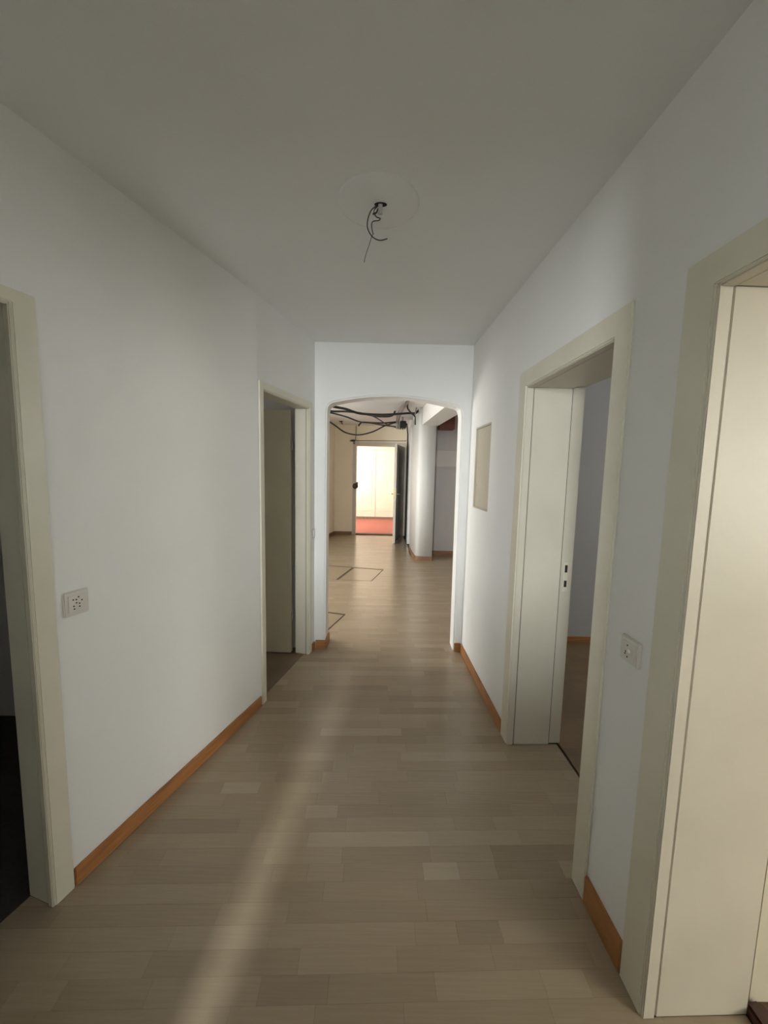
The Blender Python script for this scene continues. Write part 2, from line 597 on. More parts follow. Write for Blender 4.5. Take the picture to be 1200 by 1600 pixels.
def clip(poly, region):
    out = poly
    n = len(region)
    for i in range(n):
        ax, ay = region[i]
        bx, by = region[(i + 1) % n]
        inp, out = out, []
        for k in range(len(inp)):
            p, q = inp[k], inp[(k + 1) % len(inp)]
            dp = (bx - ax) * (p[1] - ay) - (by - ay) * (p[0] - ax)
            dq = (bx - ax) * (q[1] - ay) - (by - ay) * (q[0] - ax)
            if dp >= 0:
                out.append(p)
            if (dp >= 0) != (dq >= 0):
                t = dp / (dp - dq)
                out.append((p[0] + (q[0] - p[0]) * t, p[1] + (q[1] - p[1]) * t))
        if len(out) < 3:
            return []
    a = sum(out[i][0] * out[(i + 1) % len(out)][1] - out[(i + 1) % len(out)][0] * out[i][1] for i in range(len(out))) / 2
    return out if a > 2e-5 else []


def p2(F, s, t):
    q = F(s, t, 0)
    return (q[0], q[1])


def ccw(poly):
    a = sum(poly[i][0] * poly[(i + 1) % len(poly)][1] - poly[(i + 1) % len(poly)][0] * poly[i][1] for i in range(len(poly)))
    return poly if a > 0 else poly[::-1]


REGIONS = [ccw(r) for r in [
    [p2(FR, -1.34, 0.0), p2(FR, 0.29, 0.0), (-1.10, 1.17), (-1.46, 0.0), (-1.46, -0.42)],
    [p2(FR, 0.29, 0.0), p2(FR, 1.39, 0.0), (-0.76, 2.31), (-1.10, 1.17)],
    [p2(FR, 1.39, 0.0), p2(FR, 2.2125, 0.0), (-0.572, 3.13), (-0.76, 2.31)],
    [p2(FR, D1[0], 0), p2(FR, D1[1], 0), p2(FR, D1[1], RT), p2(FR, D1[0], RT)],
    [p2(FR, D2[0], 0), p2(FR, D2[1], 0), p2(FR, D2[1], 0.28), p2(FR, D2[0], 0.28)],
    [p2(FA, D3[0], 0), p2(FA, D3[1], 0), p2(FA, D3[1], LT), p2(FA, D3[0], LT)],
    [p2(FB, D4[0], 0), p2(FB, D4[1], 0), p2(FB, D4[1], 0.035), p2(FB, D4[0], 0.035)],
    [(-0.476, 3.13), (0.612, 3.13), (0.612, 3.30), (-0.476, 3.30)],
    [(-3.2, 3.32), (2.38, 3.46), (2.38, 6.97), (0.845, 6.97), (0.5, 6.97), (-3.2, 6.97)],
    [(-1.61, 6.97), (0.55, 6.97), (0.50, 8.03), (0.50, 9.12), (-1.2, 9.12), (-1.61, 7.12)],
    [(-3.2, 6.97), (-1.61, 6.97), (-1.61, 7.1), (-3.2, 7.1)],
]]
# first lobby strip between the end wall and y 3.46
REGIONS.append([(-0.476, 3.30), (0.612, 3.30), (2.38, 3.46), (-3.2, 3.32)])
REGIONS[8] = ccw([(-3.2, 3.32), (2.38, 3.46), (2.38, 6.97), (-3.2, 6.97)])

ROW, GAP = 0.0655, 0.00018
CA, SA = math.cos(0.0339), math.sin(0.0339)


def uv2w(u, v):
    return (u * CA - v * SA, u * SA + v * CA)


def make_strips(v0, v1, u0, u1, regions, rng):
    res = []
    row = 0
    v = v0
    while v < v1:
        u = u0 - rng.random() * 0.4
        drift = rng.gauss(0, 0.05)
        while u < u1:
            ln = rng.choice((0.14, 0.19, 0.24, 0.29, 0.34, 0.42, 0.5)) * rng.uniform(0.9, 1.1)
            sg = 0.155 if v < 3.2 else 0.085
            tone = min(1, max(0, rng.gauss(0.46 + drift * sg / 0.17, sg)))
            if rng.random() < 0.07 and v < 3.2:
                tone = min(1, tone + 0.3)
            q = [uv2w(u + GAP, v + GAP), uv2w(u + ln - GAP, v + GAP), uv2w(u + ln - GAP, v + ROW - GAP), uv2w(u + GAP, v + ROW - GAP)]
            pieces = [c for c in (clip(q, r) for r in regions) if c]
            if pieces:
                cx = sum(p[0] for p in pieces[0]) / len(pieces[0])
                cy = sum(p[1] for p in pieces[0]) / len(pieces[0])
                res.append((cy, cx, pieces, tone))
            u += ln
        v += ROW
        row += 1
    return res


def strip_mesh(name, strips, m, parent, top=0.0, bottom=-0.012, rng=random):
    b = MB()
    tones = []
    for cy, cx, pieces, tone in strips:
        dz = rng.uniform(-0.0003, 0.0)
        for c in pieces:
            k = len(b.f)
            b.prism(c, bottom, top + dz)
            tones += [tone] * (len(b.f) - k)
    me = bpy.data.meshes.new(name)
    me.from_pydata(b.v, [], b.f)
    a = me.attributes.new('tone', 'FLOAT', 'FACE')
    a.data.foreach_set('value', tones)
    me.materials.append(m)
    o = bpy.data.objects.new(name, me)
    COL.objects.link(o)
    o.parent = parent
    return o


rng = random.Random(21)
strips = make_strips(-0.5, 9.4, -3.4, 2.6, REGIONS, rng)


def in_view(s):
    cy, cx = s[0], s[1]
    if cy < 0.86:
        return False
    if cy < 3.3:
        return True
    return -0.49 / 3.3 * cy < cx < 0.62 / 3.3 * cy


vis = sorted([s for s in strips if in_view(s)], key=lambda s: s[0])
near, rest = vis[:296], vis[296:] + [s for s in strips if not in_view(s)]
for s in near:
    strip_mesh('parquet_strip', [s], PARQ, subfloor, rng=rng)
o = strip_mesh('parquet_field', rest, PARQ, subfloor, rng=rng)
o['kind'] = 'stuff'

# floors of the side rooms
REG_R2 = [ccw([p2(FR, D2[0], 0.28), p2(FR, D2[1], 0.28), (1.04, 3.36), (4.0, 3.36), (4.0, 1.13), (1.05, 1.13)])]
REG_R2 = [ccw([(1.035, 1.13), (4.0, 1.13), (4.0, 3.36), (0.985, 3.36)])]
sf = tag(MB().box(1.0, 4.0, 1.13, 3.36, -0.0115, -0.0105).build('floor', SUB), 'brown parquet with shade painted in, in the dim room behind the far right door', 'floor', 'structure')
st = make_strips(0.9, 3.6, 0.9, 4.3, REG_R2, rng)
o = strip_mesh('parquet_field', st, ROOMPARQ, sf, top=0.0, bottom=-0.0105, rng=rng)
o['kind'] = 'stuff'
tag(MB().box(1.06, 4.0, -2.5, 1.02, -0.0115, -0.001).build('floor', ROOMPARQ), 'floor of the bright near right room', 'floor', 'structure')
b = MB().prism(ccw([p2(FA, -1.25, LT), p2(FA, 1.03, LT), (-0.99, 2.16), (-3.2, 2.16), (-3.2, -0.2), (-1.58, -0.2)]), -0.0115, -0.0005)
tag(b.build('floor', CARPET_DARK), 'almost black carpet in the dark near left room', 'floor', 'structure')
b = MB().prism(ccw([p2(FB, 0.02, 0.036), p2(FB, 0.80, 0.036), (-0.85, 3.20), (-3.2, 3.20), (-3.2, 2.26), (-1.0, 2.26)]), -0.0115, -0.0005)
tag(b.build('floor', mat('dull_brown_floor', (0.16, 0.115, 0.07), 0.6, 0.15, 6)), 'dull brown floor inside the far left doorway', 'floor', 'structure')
tag(MB().box(-1.58, 0.86, -3.2, -0.43, -0.0115, -0.001).build('floor', CARPET_DARK), 'floor of the room behind the camera', 'floor', 'structure')
tag(MB().box(-2.0, 1.7, 9.24, 12.3, -0.06, 0.004).build('floor', RED), 'red carpet in the bright stairwell beyond the entrance', 'floor', 'structure')

# ------------------------------------------------------------------ door frames


def door_frame(name, F, D, thick, wn, wf, wh, label, rebate=False, near=True, proud=0.010):
    """side casings, head casing, bead, lining boards; D = (s0, s1, head)"""
    s0, s1, h = D
    root = empty(name, F((s0 + s1) / 2, 0, 0), label, 'door', 'structure')
    g = 0.006
    # casings lie on the corridor face of the wall
    c = 0.004
    ou = [(s1 + c, 0), (s1 + wf, 0), (s1 + wf, h + wh), (s0 - wn, h + wh), (s0 - wn, 0), (s0 - c, 0), (s0 - c, h + c), (s1 + c, h + c)]
    b = MB()
    k = len(ou)
    b.v = [F(a, -proud, z) for a, z in ou] + [F(a, 0, z) for a, z in ou]
    b.f = [tuple(range(k)), tuple(range(2 * k - 1, k - 1, -1))] + [(i, (i + 1) % k, k + (i + 1) % k, k + i) for i in range(k)]
    b.sm = [False] * len(b.f)
    b.build('casing', CREAM, root, 0.003)
    # bead around the front edge of the lining
    bd = 0.030 if thick > 0.2 else 0.018
    for a, c in ((s1 - 0.004, s1 + LB), (s0 - LB, s0 + 0.004)):
        MB().fbox(F, a, c, -proud - 0.004 if False else -0.006, bd, 0, h + LB).build('bead', JAMB, root, 0.003)
    MB().fbox(F, s0 + 0.004, s1 - 0.004, -0.006, bd, h - 0.004, h + LB).build('bead', JAMB, root, 0.003)
    # lining boards
    e = thick - 0.062 if rebate else thick + 0.004
    for a, c in ((s1, s1 + LB), (s0 - LB, s0)):
        MB().fbox(F, a, c, bd + 0.005, e, 0, h).build('lining', JAMB, root, 0.002)
    MB().fbox(F, s0, s1, bd + 0.005, e, h, h + LB).build('head_lining', JAMB, root, 0.002)
    if rebate:
        r = 0.012
        for a, c in ((s1 + r - 0.002, s1 + LB), (s0 - LB, s0 - r + 0.002)):
            MB().fbox(F, a, c, e + 0.005, thick + 0.008, 0, h + r - 0.002).build('rebate', JAMB, root, 0.002)
        MB().fbox(F, s0 - r, s1 + r, e + 0.005, thick + 0.008, h + r - 0.002, h + LB).build('rebate', JAMB, root, 0.002)
    # dark grooves between bead, lining and rebate
    if rebate:
        MB().fbox(F, s1 + 0.006, s1 + LB, e, e + 0.005, 0, h).build('groove', SUB, root)
    MB().fbox(F, s1 + 0.006, s1 + LB, bd, bd + 0.005, 0, h).build('groove', SUB, root)
    return root


d1 = door_frame('door_1', FR, D1, RT, 0.09, 0.092, 0.082, 'cream door frame with a deep lining, nearest on the right', rebate=False)
d2 = door_frame('door_2', FR, D2, RT, 0.082, 0.090, 0.088, 'cream door frame with lock strike, farther along the right wall', rebate=True)
d3 = door_frame('door_3', FA, D3, LT, 0.06, 0.066, 0.045, 'cream door frame to a dark room, nearest on the left')
d4 = door_frame('door_4', FB, D4, LT, 0.048, 0.054, 0.05, 'cream doorway with opened beige leaf at the far left')

# strike plate with latch and bolt holes on the far jamb of door_2
sp = MB().fbox(FR, D2[1] + 0.0085, D2[1] + 0.010, RT - 0.040, RT - 0.016, 0.88, 1.04).build('strike_plate', CREAM, d2, 0.0005, 1)
for z0, z1 in ((0.985, 1.025), (0.905, 0.94)):
    MB().fbox(FR, D2[1] + 0.0075, D2[1] + 0.0085, RT - 0.034, RT - 0.020, z0, z1).build('bolt_hole', HOLE, sp)

# leaf of door_4, swung open into the dark room
hx, hy = p2(FB, D4[1] - 0.004, LT + 0.022)
FL = make_F((hx, hy), (hx - 1.0, hy + 0.03), -1)     # s along the leaf, t towards the camera side is negative
leaf = MB().fbox(FL, 0.012, 0.655, -0.02, 0.02, 0.008, 1.965).build('door_leaf', LEAF, d4, 0.003)
MB().fbox(FL, 0.010, 0.022, -0.026, -0.02, 0.008, 1.965).build('edge_strip', JAMB, leaf, 0.002)
for z in (0.3, 1.7):
    MB().lathe(FL(0.004, 0.0, z - 0.04), (0, 0, 1), [(0, 0.007), (0.08, 0.007)], 10).build('hinge', STEEL, leaf)

# leaf of door_2 swung back into its room (hinged on the near jamb, hidden from the corridor)
hx, hy = p2(FR, D2[0] + 0.0, RT + 0.03)
leaf = MB().box(hx + 0.01, hx + 0.70, 1.145, 1.185, 0.008, 1.94).build('door_leaf', LEAF, d2, 0.003)

# leaf of door_1, opened against the partition of its room
leaf = MB().box(1.075, 1.86, 0.955, 0.995, 0.008, 1.93).build('door_leaf', LEAF, d1, 0.003)
MB().box(1.06, 1.074, 0.955, 1.0, 0.0, 1.93).build('hinge_gap', SUB, d1)
MB().prism([(1.052, 0.85), (1.10, 0.865), (1.115, 0.91), (1.10, 0.95), (1.052, 0.945)], -0.001, 0.03).build('threshold_end', BROWN, d1, 0.008)

# unseen half door added behind the camera, its gap makes the floor stripe
dr = empty('added_half_door', (-0.48, -0.37, 0), 'half-height door added behind the camera to block and shape the light', 'door', 'structure')
lf = MB().box(-0.60, 0.105, -0.39, -0.35, 0.008, 1.10).build('door_leaf', LEAF, dr, 0.003)
MB().box(-0.60, 0.105, -0.40, -0.34, 1.10, 1.13).build('blocker_rail', LEAF, lf, 0.002)
MB().box(-0.90, -0.67, -0.39, -0.35, 0.008, 1.10).build('blocker_panel', LEAF, dr, 0.003)

# ------------------------------------------------------------------ baseboards


def baseboard(name, F, s0, s1, h, label, t=0.012):
    o = MB().fbox(F, s0, s1, -t, 0.0, 0, h).build(name, BASE, None, 0.003)
    return tag(o, label, 'baseboard', 'structure')


baseboard('baseboard_left', FA, D3[1] + 0.068, 1.188, 0.070, 'long orange-brown baseboard along the left wall')
baseboard('baseboard_left', FB, D4[1] + 0.056, 0.838, 0.062, 'tiny brown baseboard piece beside the far left door frame')
baseboard('baseboard_right', FR, D1[1] + 0.094, D2[0] - 0.084, 0.106, 'short tall orange-brown baseboard between the two right doors')
baseboard('baseboard_right', FR, D2[1] + 0.092, 2.198, 0.074, 'orange-brown baseboard from the far right door to the arch')
tag(MB().box(-0.555, -0.474, 3.116, 3.130, 0, 0.075).build('baseboard_end', BASE, None, 0.003), 'small bright brown baseboard block left of the arch', 'baseboard', 'structure')
tag(MB().box(-0.476, -0.462, 3.116, 3.31, 0, 0.075).build('baseboard_end', BASE, None, 0.003), 'brown baseboard on the left reveal of the arch', 'baseboard', 'structure')
tag(MB().box(0.618, 0.668, 3.114, 3.130, 0, 0.075).build('baseboard_end', BASE, None, 0.003), 'small orange baseboard block right of the arch', 'baseboard', 'structure')
# lobby baseboards
b = MB().box(-1.16, EX0 - 0.09, 9.086, 9.10, 0, 0.075)
tag(b.build('baseboard_back', BASE_SHADED), 'brown baseboard left of the bright entrance', 'baseboard', 'structure')
b = MB().prism([(-1.178, 9.1), (-1.58, 7.1), (-1.565, 7.1), (-1.164, 9.1)], 0, 0.075)
tag(b.build('baseboard_lobby', BASE_SHADED), 'brown baseboard along the slanting lobby wall', 'baseboard', 'structure')
tag(MB().box(0.86, 2.38, 6.955, 6.97, 0, 0.085).build('baseboard_recess', BASE_SHADED), 'brown baseboard of the grey recess wall', 'baseboard', 'structure')
c0 = Vector((0.75, 7.3))
ring = []
for x, y in col[:11]:
    ring.append((x, y))
outer = []
for i, (x, y) in enumerate(ring):
    a = Vector(ring[max(i - 1, 0)])
    c = Vector(ring[min(i + 1, len(ring) - 1)])
    d = (c - a).normalized()
    nrm = Vector((-d.y, d.x))
    if nrm.dot(c0 - Vector((x, y))) > 0:
        nrm = -nrm
    outer.append((x + nrm.x * 0.012, y + nrm.y * 0.012))
b = MB().prism(ring + outer[::-1], 0, 0.068)
tag(b.build('baseboard_pillar', BASE_SHADED), 'brown baseboard wrapped around the rounded pillar', 'baseboard', 'structure')
tag(MB().box(1.03, 4.0, 3.345, 3.36, 0, 0.055).build('baseboard_room', BASE), 'dark baseboard in the dim room behind the far right door', 'baseboard', 'structure')

# ------------------------------------------------------------------ meter panel on the right wall
pr = empty('wall_panel', FR((PAN[0] + PAN[1]) / 2, 0, PAN[2]), 'cream rectangular access panel set into the right wall near the arch', 'access panel')
MB().fbox(FR, PAN[0] + 0.002, PAN[1] - 0.002, 0.012, 0.024, PAN[2] + 0.002, PAN[3] - 0.002).build('cover', PANELCREAM, pr, 0.002)
for a, c, z0, z1 in ((PAN[0] + 0.001, PAN[0] + 0.012, PAN[2] + 0.001, PAN[3] - 0.001), (PAN[1] - 0.012, PAN[1] - 0.001, PAN[2] + 0.001, PAN[3] - 0.001),
                     (PAN[0] + 0.012, PAN[1] - 0.012, PAN[2] + 0.001, PAN[2] + 0.012), (PAN[0] + 0.012, PAN[1] - 0.012, PAN[3] - 0.012, PAN[3] - 0.001)):
    MB().fbox(FR, a, c, 0.0005, 0.012, z0, z1).build('frame', PANELCREAM, pr)
MB().lathe(FR(PAN[1] - 0.035, 0.0125, 1.42), Vector(FR(0, -1, 0)) - Vector(FR(0, 0, 0)), [(0, 0.009), (0.003, 0.009)], 14).build('lock', STEEL, pr)

# ------------------------------------------------------------------ socket, switch
nA = Vector(FA(0, -1, 0)) - Vector(FA(0, 0, 0))
sk = empty('wall_socket', FA(0.125, 0, 1.028), 'square white triple wall socket on the left wall', 'socket')
pl = MB().fbox(FA, 0.083, 0.167, -0.009, 0.0, 0.985, 1.072).build('cover_plate', PLASTIC, sk, 0.004)
MB().fbox(FA, 0.096, 0.154, -0.0115, -0.009, 0.999, 1.058).build('insert', PLASTIC, sk, 0.002)
for x, y in ((630, 490), (505, 530), (575, 540), (705, 580), (575, 615), (645, 645), (510, 680), (645, 715), (520, 745)):
    s_ = 0.125 + (x - 597) / 600 * 0.084
    z_ = 1.0285 - (y - 622) / 570 * 0.087
    MB().lathe(FA(s_, -0.0116, z_), nA, [(0, 0.0026), (0.0006, 0.0026)], 10).build('pin_hole', HOLE, sk)

nR = Vector(FR(0, -1, 0)) - Vector(FR(0, 0, 0))
sw = empty('light_switch', FR(0.177, 0, 0.987), 'square white switch with socket holes between the right doors', 'switch')
MB().fbox(FR, 0.138, 0.216, -0.012, 0.0, 0.949, 1.026).build('cover_plate', PLASTIC, sw, 0.003)
MB().fbox(FR, 0.150, 0.204, -0.0145, -0.012, 0.961, 1.014).build('insert', PLASTIC, sw, 0.002)
MB().lathe(FR(0.172, -0.0145, 0.988), nR, [(0, 0.006), (0.003, 0.006), (0.004, 0.004)], 14).build('button', PLASTIC_LIGHT, sw)
for s_, z_ in ((0.180, 1.003), (0.186, 0.982), (0.188, 0.975), (0.178, 0.968)):
    MB().lathe(FR(s_, -0.0146, z_), nR, [(0, 0.0025), (0.0006, 0.0025)], 10).build('pin_hole', HOLE, sw)

s2 = empty('light_switch', FB(0.806, 0, 0.99), 'small white switch beside the far left door frame, at the corner', 'switch')
MB().fbox(FB, 0.784, 0.832, -0.008, 0.0, 0.95, 1.035).build('cover_plate', PLASTIC, s2, 0.003)
MB().fbox(FB, 0.796, 0.820, -0.011, -0.008, 0.965, 1.02).build('rocker', PLASTIC_LIGHT, s2, 0.002)

s3 = empty('light_switch', (-0.835, 9.1, 1.6), 'small beige wall box left of the entrance door', 'switch')
MB().box(-0.875, -0.80, 9.088, 9.10, 1.53, 1.74).build('cover_plate', LOBBY, s3, 0.003)
MB().box(-0.855, -0.82, 9.084, 9.088, 1.56, 1.70).build('rocker', LOBBY, s3, 0.001)

# ------------------------------------------------------------------ ceiling outlet with bare wires
cl = empty('ceiling_outlet', (-0.035, 1.545, ZC), 'round plaster patch with hole and bare dangling wires on ceiling', 'ceiling outlet')
MB().lathe((-0.045, 1.555, ZC), (0, 0, -1), [(-0.002, 0.165), (0.002, 0.142), (0.0045, 0.13), (0.0065, 0.115), (0.0085, 0.085), (0.0097, 0.05), (0.010, 0.02)], 48).build('plaster_patch', CEIL, cl)
hole = []
for i in range(16):
    t = 2 * math.pi * i / 16
    hole.append((-0.037 + 0.024 * math.cos(t), 1.545 + 0.013 * math.sin(t)))
MB().prism(hole, ZC - 0.0112, ZC - 0.0100).build('hole', HOLE, cl)
MB().box(-0.046, -0.030, 1.537, 1.551, ZC - 0.045, ZC - 0.011).build('terminal_block', mat('grey_terminal', (0.4, 0.39, 0.37), 0.4, 0.1, 40), cl, 0.002)
zz = lambda z: min(z, ZC - 0.011)
w1 = [(-0.050, 1.548, zz(2.51)), (-0.058, 1.545, 2.486), (-0.072, 1.54, 2.470), (-0.083, 1.537, 2.441), (-0.085, 1.535, 2.409), (-0.073, 1.537, 2.385),
      (-0.056, 1.54, 2.372), (-0.035, 1.543, 2.368), (-0.010, 1.548, 2.377)]
MB().tube(w1, 0.0022, 6).build('wire', WIRE, cl)
w2 = [(-0.046, 1.548, zz(2.51)), (-0.062, 1.543, 2.470), (-0.053, 1.545, 2.452), (-0.038, 1.542, 2.444), (-0.043, 1.538, 2.435), (-0.066, 1.535, 2.428),
      (-0.069, 1.538, 2.410), (-0.063, 1.54, 2.387)]
MB().tube(w2, 0.0020, 6).build('wire', WIRE, cl)
MB().tube([(-0.063, 1.54, 2.389), (-0.070, 1.542, 2.376), (-0.079, 1.546, 2.349), (-0.090, 1.549, 2.319), (-0.096, 1.55, 2.292)], 0.0013, 6).build('wire', WIRE, cl)
MB().tube([(-0.040, 1.550, zz(2.51)), (-0.047, 1.555, 2.485), (-0.054, 1.552, 2.470), (-0.066, 1.548, 2.463)], 0.0032, 6).build('wire_sheath', BLACK, cl)

# ------------------------------------------------------------------ entrance door
en = empty('door_5', ((EX0 + EX1) / 2, 9.1, 0), 'entrance doorway with pale frame and door standing open', 'door', 'structure')
FRAME_E = mat('pale_grey_frame_paint', (0.56, 0.52, 0.44), 0.4, 0.04, 8)
MB().box(EX0 - 0.045, EX0, 9.06, 9.25, 0, EH + 0.045).build('frame_post', FRAME_E, en, 0.004)
MB().box(EX1, EX1 + 0.045, 9.06, 9.25, 0, EH + 0.045).build('frame_post', FRAME_E, en, 0.004)
MB().box(EX0, EX1, 9.06, 9.25, EH, EH + 0.045).build('frame_head', FRAME_E, en, 0.004)
MB().box(EX0 - 0.085, EX0 - 0.045, 9.085, 9.10, 0, EH + 0.09).build('casing', FRAME_E, en, 0.003)
MB().box(EX0 - 0.085, EX1 + 0.05, 9.085, 9.10, EH + 0.045, EH + 0.09).build('casing', FRAME_E, en, 0.003)
MB().box(EX0, EX1, 9.08, 9.24, -0.005, 0.018).build('sill', SUB, en)
FE = make_F((0.435, 9.03), (0.217, 8.0), 1)
# the face seen from the corridor is the inner face (t < 0 side towards +x)
ln = math.hypot(0.435 - 0.217, 9.03 - 8.0)
lf = MB().fbox(FE, 0.0, ln - 0.004, -0.02, 0.02, 0.012, 2.085).build('door_leaf', LEAF_DARK, en, 0.002)
MB().fbox(FE, ln - 0.004, ln + 0.003, -0.026, 0.026, 0.012, 2.085).build('edge_strip', FRAME_E, lf, 0.001)
MB().fbox(FE, ln + 0.003, ln + 0.005, -0.011, 0.011, 0.95, 1.17).build('lock_plate', mat('brass_lock', (0.55, 0.42, 0.2), 0.35, 0.1, 30, metallic=0.9), lf)
for t0, t1, side in ((-0.026, -0.02, -1), (0.02, 0.026, 1)):
    MB().fbox(FE, ln - 0.085, ln - 0.045, t0, t1, 0.95, 1.18).build('handle_plate', STEEL, lf, 0.001)
    h0 = FE(ln - 0.065, side * 0.022, 1.05)
    h1 = FE(ln - 0.065, side * 0.075, 1.05)
    h2 = FE(ln - 0.19, side * 0.08, 1.048)
    MB().tube([h0, h1, h2], 0.010, 8, 1).build('handle', STEEL, lf)
for s_ in (0.28, 0.55, 0.8):
    pass
# raised vertical mouldings on the inner face
for nm, side in (('moulding', -1), ('moulding', 1)):
    a, c = (-0.028, -0.0195) if side < 0 else (0.0195, 0.028)
    for s0_, s1_, z0_, z1_ in ((0.12, 0.16, 0.2, 1.95), (0.84, 0.88, 0.2, 1.95), (0.16, 0.84, 0.2, 0.24), (0.16, 0.84, 1.91, 1.95), (0.16, 0.84, 1.0, 1.04)):
        MB().fbox(FE, s0_, s1_, a, c, z0_, z1_).build(nm, LEAF_DARK, lf, 0.003)
for z in (0.35, 1.05, 1.8):
    MB().lathe((0.44, 9.045, z - 0.05), (0, 0, 1), [(0, 0.011), (0.1, 0.011)], 10).build('hinge', STEEL, en)

# round brown knob hanging on the left post
kn = empty('door_seal', (EX0 - 0.01, 9.06, 1.12), 'round dark brown fitting on the left post of the entrance', 'door fitting')
MB().lathe((EX0 - 0.018, 9.06, 1.165), (0.1, -1, 0), [(0, 0.06), (0.015, 0.068), (0.035, 0.062), (0.05, 0.04), (0.055, 0.015)], 24).build('disc', BROWN, kn)
MB().prism([(EX0 + 0.0, 9.06), (EX0 + 0.05, 9.06), (EX0 + 0.05, 9.03), (EX0 + 0.0, 9.03)], 1.19, 1.26).build('tab', BROWN, kn, 0.006)

# stairwell panelled double doors
cp = empty('door_7', (-0.28, 12.3, 0), 'cream panelled double doors on the bright stairwell wall', 'door', 'structure')
for x0, x1 in ((-1.10, -0.288), (-0.278, 0.535)):
    lf2 = MB().box(x0, x1, 12.262, 12.30, 0.07, 2.20).build('door_leaf', VESTWALL, cp, 0.004)
    MB().box(x0 + 0.12, x1 - 0.12, 12.254, 12.263, 0.25, 2.05).build('panel', VESTWALL, lf2, 0.004)
MB().box(-1.16, 0.60, 12.27, 12.30, 2.21, 2.27).build('head_casing', VESTWALL, cp, 0.004)
tag(MB().box(-1.9, 1.6, 12.22, 12.262, 0.004, 0.075).build('baseboard_stairwell', ALU), 'grey-brown strip at the foot of the stairwell wall', 'baseboard', 'structure')

# ------------------------------------------------------------------ recess details
pn = MB().box(0.845, 2.38, 6.955, 6.97, 1.63, 1.905).build('lit_band', mat('lit_band_grey', (0.56, 0.53, 0.50), 0.8, 0.03, 3), None, 0.002)  # brighter stretch of the recess wall painted in as a lighter strip
tag(pn, 'lighter grey band across the upper recess wall, its brighter light painted in', 'painted light band', 'structure')
ld = MB().box(0.845, 2.38, 6.93, 6.97, 1.605, 1.63).build('trim_2', GREYWALL, None, 0.003)
tag(ld, 'thin horizontal ledge across the grey recess wall', 'ledge', 'structure')
wb = empty('wooden_box', (1.06, 6.86, 2.26), 'red-brown wooden box high on the grey recess wall', 'box')
MB().box(0.93, 1.19, 6.75, 6.968, 2.265, 2.575).build('body', REDWOOD, wb, 0.004)
MB().box(0.95, 1.17, 6.742, 6.75, 2.285, 2.555).build('front_board', REDWOOD, wb, 0.003)

# ------------------------------------------------------------------ cables in the lobby


def cable(pts, r, label, m=BLACK, name='cable', group=None):
    o = MB().tube(pts, r, 8, 7).build(name, m)
    return tag(o, label, 'cable', None, group)


cable([(-1.5, 4.9, 2.575), (-1.1, 5.12, 2.45), (-0.771, 5.4, 2.394), (-0.582, 5.62, 2.39), (-0.41, 5.8, 2.362), (-0.227, 5.98, 2.374), (-0.033, 6.16, 2.40), (0.173, 6.34, 2.441), (0.39, 6.52, 2.487), (0.492, 6.6, 2.501), (0.56, 6.70, 2.575)],
      0.018, 'thick black cable, highest of the bundle under the lobby ceiling')
cable([(-1.6, 5.2, 2.575), (-1.15, 5.3, 2.38), (-0.811, 5.5, 2.34), (-0.607, 5.87, 2.393), (-0.435, 6.15, 2.42), (-0.193, 6.49, 2.424), (0.009, 6.75, 2.455), (0.12, 6.88, 2.50), (0.155, 6.92, 2.575)],
      0.015, 'black cable crossing just below the highest one in the lobby')
cable([(-1.6, 5.3, 2.575), (-1.2, 5.4, 2.38), (-0.826, 5.6, 2.337), (-0.628, 6.08, 2.347), (-0.434, 6.47, 2.323), (-0.256, 6.79, 2.346), (-0.08, 7.07, 2.351), (0.21, 7.5, 2.373), (0.268, 7.60, 2.395)],
      0.012, 'black cable sagging in the middle of the lobby bundle')
cable([(-1.4, 5.5, 2.575), (-1.05, 5.6, 2.36), (-0.864, 5.8, 2.246), (-0.773, 5.98, 2.195), (-0.657, 6.19, 2.123), (-0.531, 6.39, 2.105), (-0.397, 6.6, 2.128), (-0.211, 6.87, 2.213), (-0.034, 7.1, 2.333), (0.107, 7.28, 2.404), (0.205, 7.4, 2.444), (0.266, 7.58, 2.455)],
      0.012, 'black cable sagging lowest, in a deep loop above the entrance')
cable([(-0.40, 6.0, 2.40), (-0.276, 6.2, 2.401), (-0.142, 6.6, 2.399), (0.012, 6.99, 2.354), (0.22, 7.45, 2.35), (0.266, 7.57, 2.372)],
      0.010, 'short black cable slanting down to the junction box')
cable([(-0.492, 7.0, 2.315), (-0.465, 7.02, 2.36), (-0.42, 7.05, 2.388), (-0.268, 7.13, 2.394), (-0.036, 7.26, 2.41), (0.215, 7.42, 2.457), (0.262, 7.62, 2.478)],
      0.014, 'black cable with a loose cut end hanging left')
cable([(0.205, 7.2, 2.30), (0.203, 7.18, 2.42), (0.205, 7.0, 2.50), (0.225, 6.5, 2.54), (0.29, 5.75, 2.555)], 0.017, 'grey metal conduit bent up to the ceiling, left one', CONDUIT, 'conduit')
cable([(0.245, 7.25, 2.30), (0.243, 7.22, 2.43), (0.25, 7.02, 2.515), (0.29, 6.4, 2.548), (0.335, 5.7, 2.556)], 0.017, 'grey metal conduit bent up to the ceiling, right one', CONDUIT, 'conduit')
cable([(0.33, 6.15, 2.575), (0.34, 6.2, 2.51), (0.41, 6.34, 2.46), (0.465, 6.42, 2.43), (0.478, 6.44, 2.38), (0.483, 6.45, 2.29)], 0.013, 'black cable hanging beside the top of the pillar')
cable([(0.50, 6.50, 2.575), (0.485, 6.45, 2.50), (0.465, 6.43, 2.42), (0.47, 6.45, 2.34)], 0.010, 'pale conduit stub at the pillar top', CONDUIT, 'conduit')
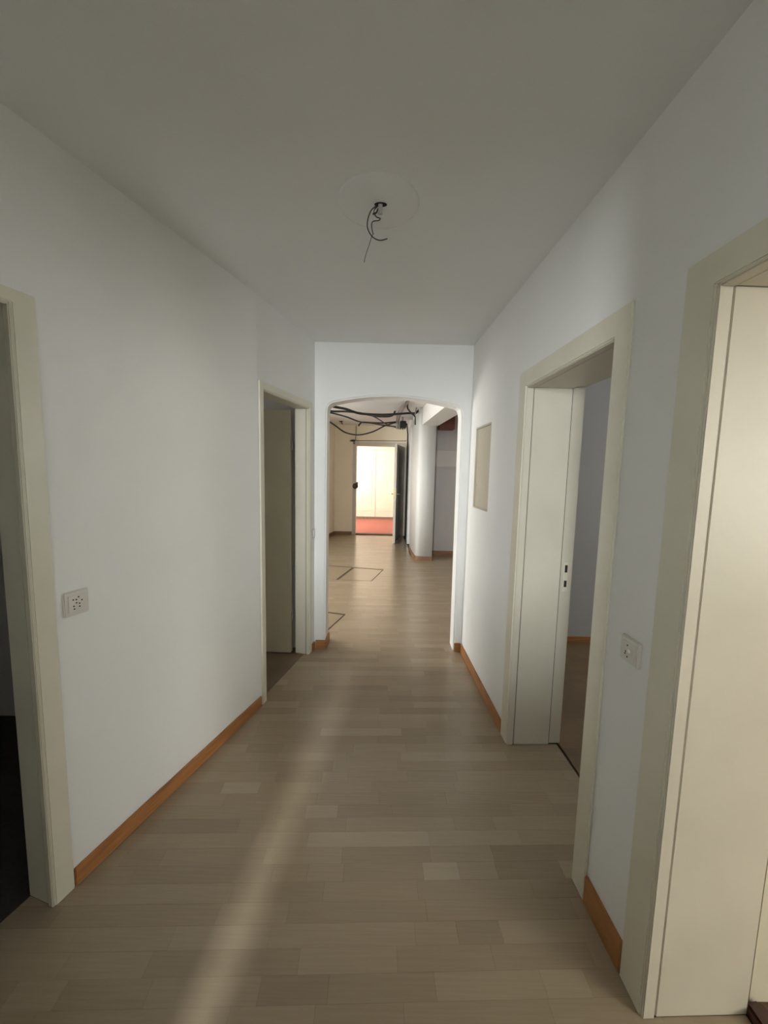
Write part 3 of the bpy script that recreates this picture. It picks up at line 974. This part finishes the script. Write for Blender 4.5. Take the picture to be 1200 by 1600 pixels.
cable([(0.405, 7.66, 2.45), (0.43, 7.9, 2.42), (0.465, 8.3, 2.36), (0.478, 8.4, 2.2), (0.480, 8.42, 1.2), (0.480, 8.42, 0.04)], 0.016, 'black cable running down the wall corner beside the entrance')
cable([(EX0 - 0.02, 9.09, 2.56), (EX0 - 0.02, 9.09, 2.4), (EX0 - 0.02, 9.088, 2.235), (EX0 + 0.1, 9.088, 2.225), (0.1, 9.088, 2.232), (0.49, 9.088, 2.24)], 0.006, 'thin grey cable running along the top of the entrance frame', WIRE)
jb = empty('junction_box', (0.32, 7.62, 2.38), 'black junction box in the cable tangle under the lobby ceiling', 'junction box')
MB().box(0.275, 0.395, 7.56, 7.68, 2.365, 2.50).build('body', BLACK, jb, 0.01)
MB().box(0.305, 0.345, 7.60, 7.64, 2.50, 2.58).build('bracket', CONDUIT, jb, 0.003)
for x, z in ((0.29, 2.34), (0.33, 2.335), (0.37, 2.345)):
    MB().lathe((x, 7.61, z), (0, 0, 1), [(0, 0.011), (0.028, 0.014)], 10).build('cable_gland', BLACK, jb)
cb = empty('cable_clip', (-0.745, 9.1, 2.2), 'small black box above the left corner of the entrance', 'cable box')
MB().box(-0.80, -0.705, 9.05, 9.10, 2.20, 2.24).build('body', BLACK, cb, 0.006)
MB().lathe((-0.79, 9.05, 2.22), (-1, 0, -0.3), [(0, 0.018), (0.04, 0.008)], 10).build('nozzle', BLACK, cb)
co = empty('cable_stub', (-0.97, 8.45, ZL), 'short black cable stub on the ceiling near the left corner', 'cable stub')
MB().lathe((-0.97, 8.45, ZL), (0, 0, -1), [(0, 0.045), (0.012, 0.04), (0.02, 0.02)], 16).build('rose', BLACK, co)
MB().tube([(-0.97, 8.45, ZL - 0.01), (-0.95, 8.44, ZL - 0.05), (-0.93, 8.44, ZL - 0.06)], 0.010, 6, 4).build('cable_end', BLACK, co)

# ------------------------------------------------------------------ floor hatches in the lobby


def hatch(corner_fl, corner_fr, corner_nr, corner_nl, label):
    """cover plate with dark gap strips on its far, left and right edges"""
    root = empty('floor_hatch', ((corner_fl[0] + corner_nr[0]) / 2, (corner_fl[1] + corner_nr[1]) / 2, 0), label, 'floor hatch', group=None)
    b = MB().prism(ccw([corner_fl, corner_fr, corner_nr, corner_nl]), 0.0005, 0.003)
    me_o = b.build('cover', PARQ, root)
    a = me_o.data.attributes.new('tone', 'FLOAT', 'FACE')
    a.data.foreach_set('value', [0.30] * len(me_o.data.polygons))
    def strip(p, q, w, nm):
        p, q = Vector(p), Vector(q)
        d = (q - p).normalized()
        nn = Vector((-d.y, d.x)) * w / 2
        MB().prism(ccw([tuple(p + nn), tuple(q + nn), tuple(q - nn), tuple(p - nn)]), 0.0005, 0.0045).build(nm, SUB, root)
    strip(corner_fl, corner_fr, 0.030, 'gap_strip')
    strip(corner_fl, corner_nl, 0.018, 'gap_strip')
    strip(corner_fr, corner_nr, 0.004, 'gap_strip')
    return root


hatch((-0.454, 5.905), (0.004, 5.81), (-0.156, 5.18), (-0.62, 5.21), 'floor duct cover right of the diagonal slot in the lobby')
hatch((-1.00, 6.02), (-0.475, 5.915), (-0.645, 5.21), (-1.15, 5.30), 'floor duct cover at the left edge of the arch, far one')
hatch((-1.00, 4.08), (-0.393, 3.905), (-0.526, 3.46), (-1.12, 3.62), 'floor duct cover just behind the left pier of the arch')
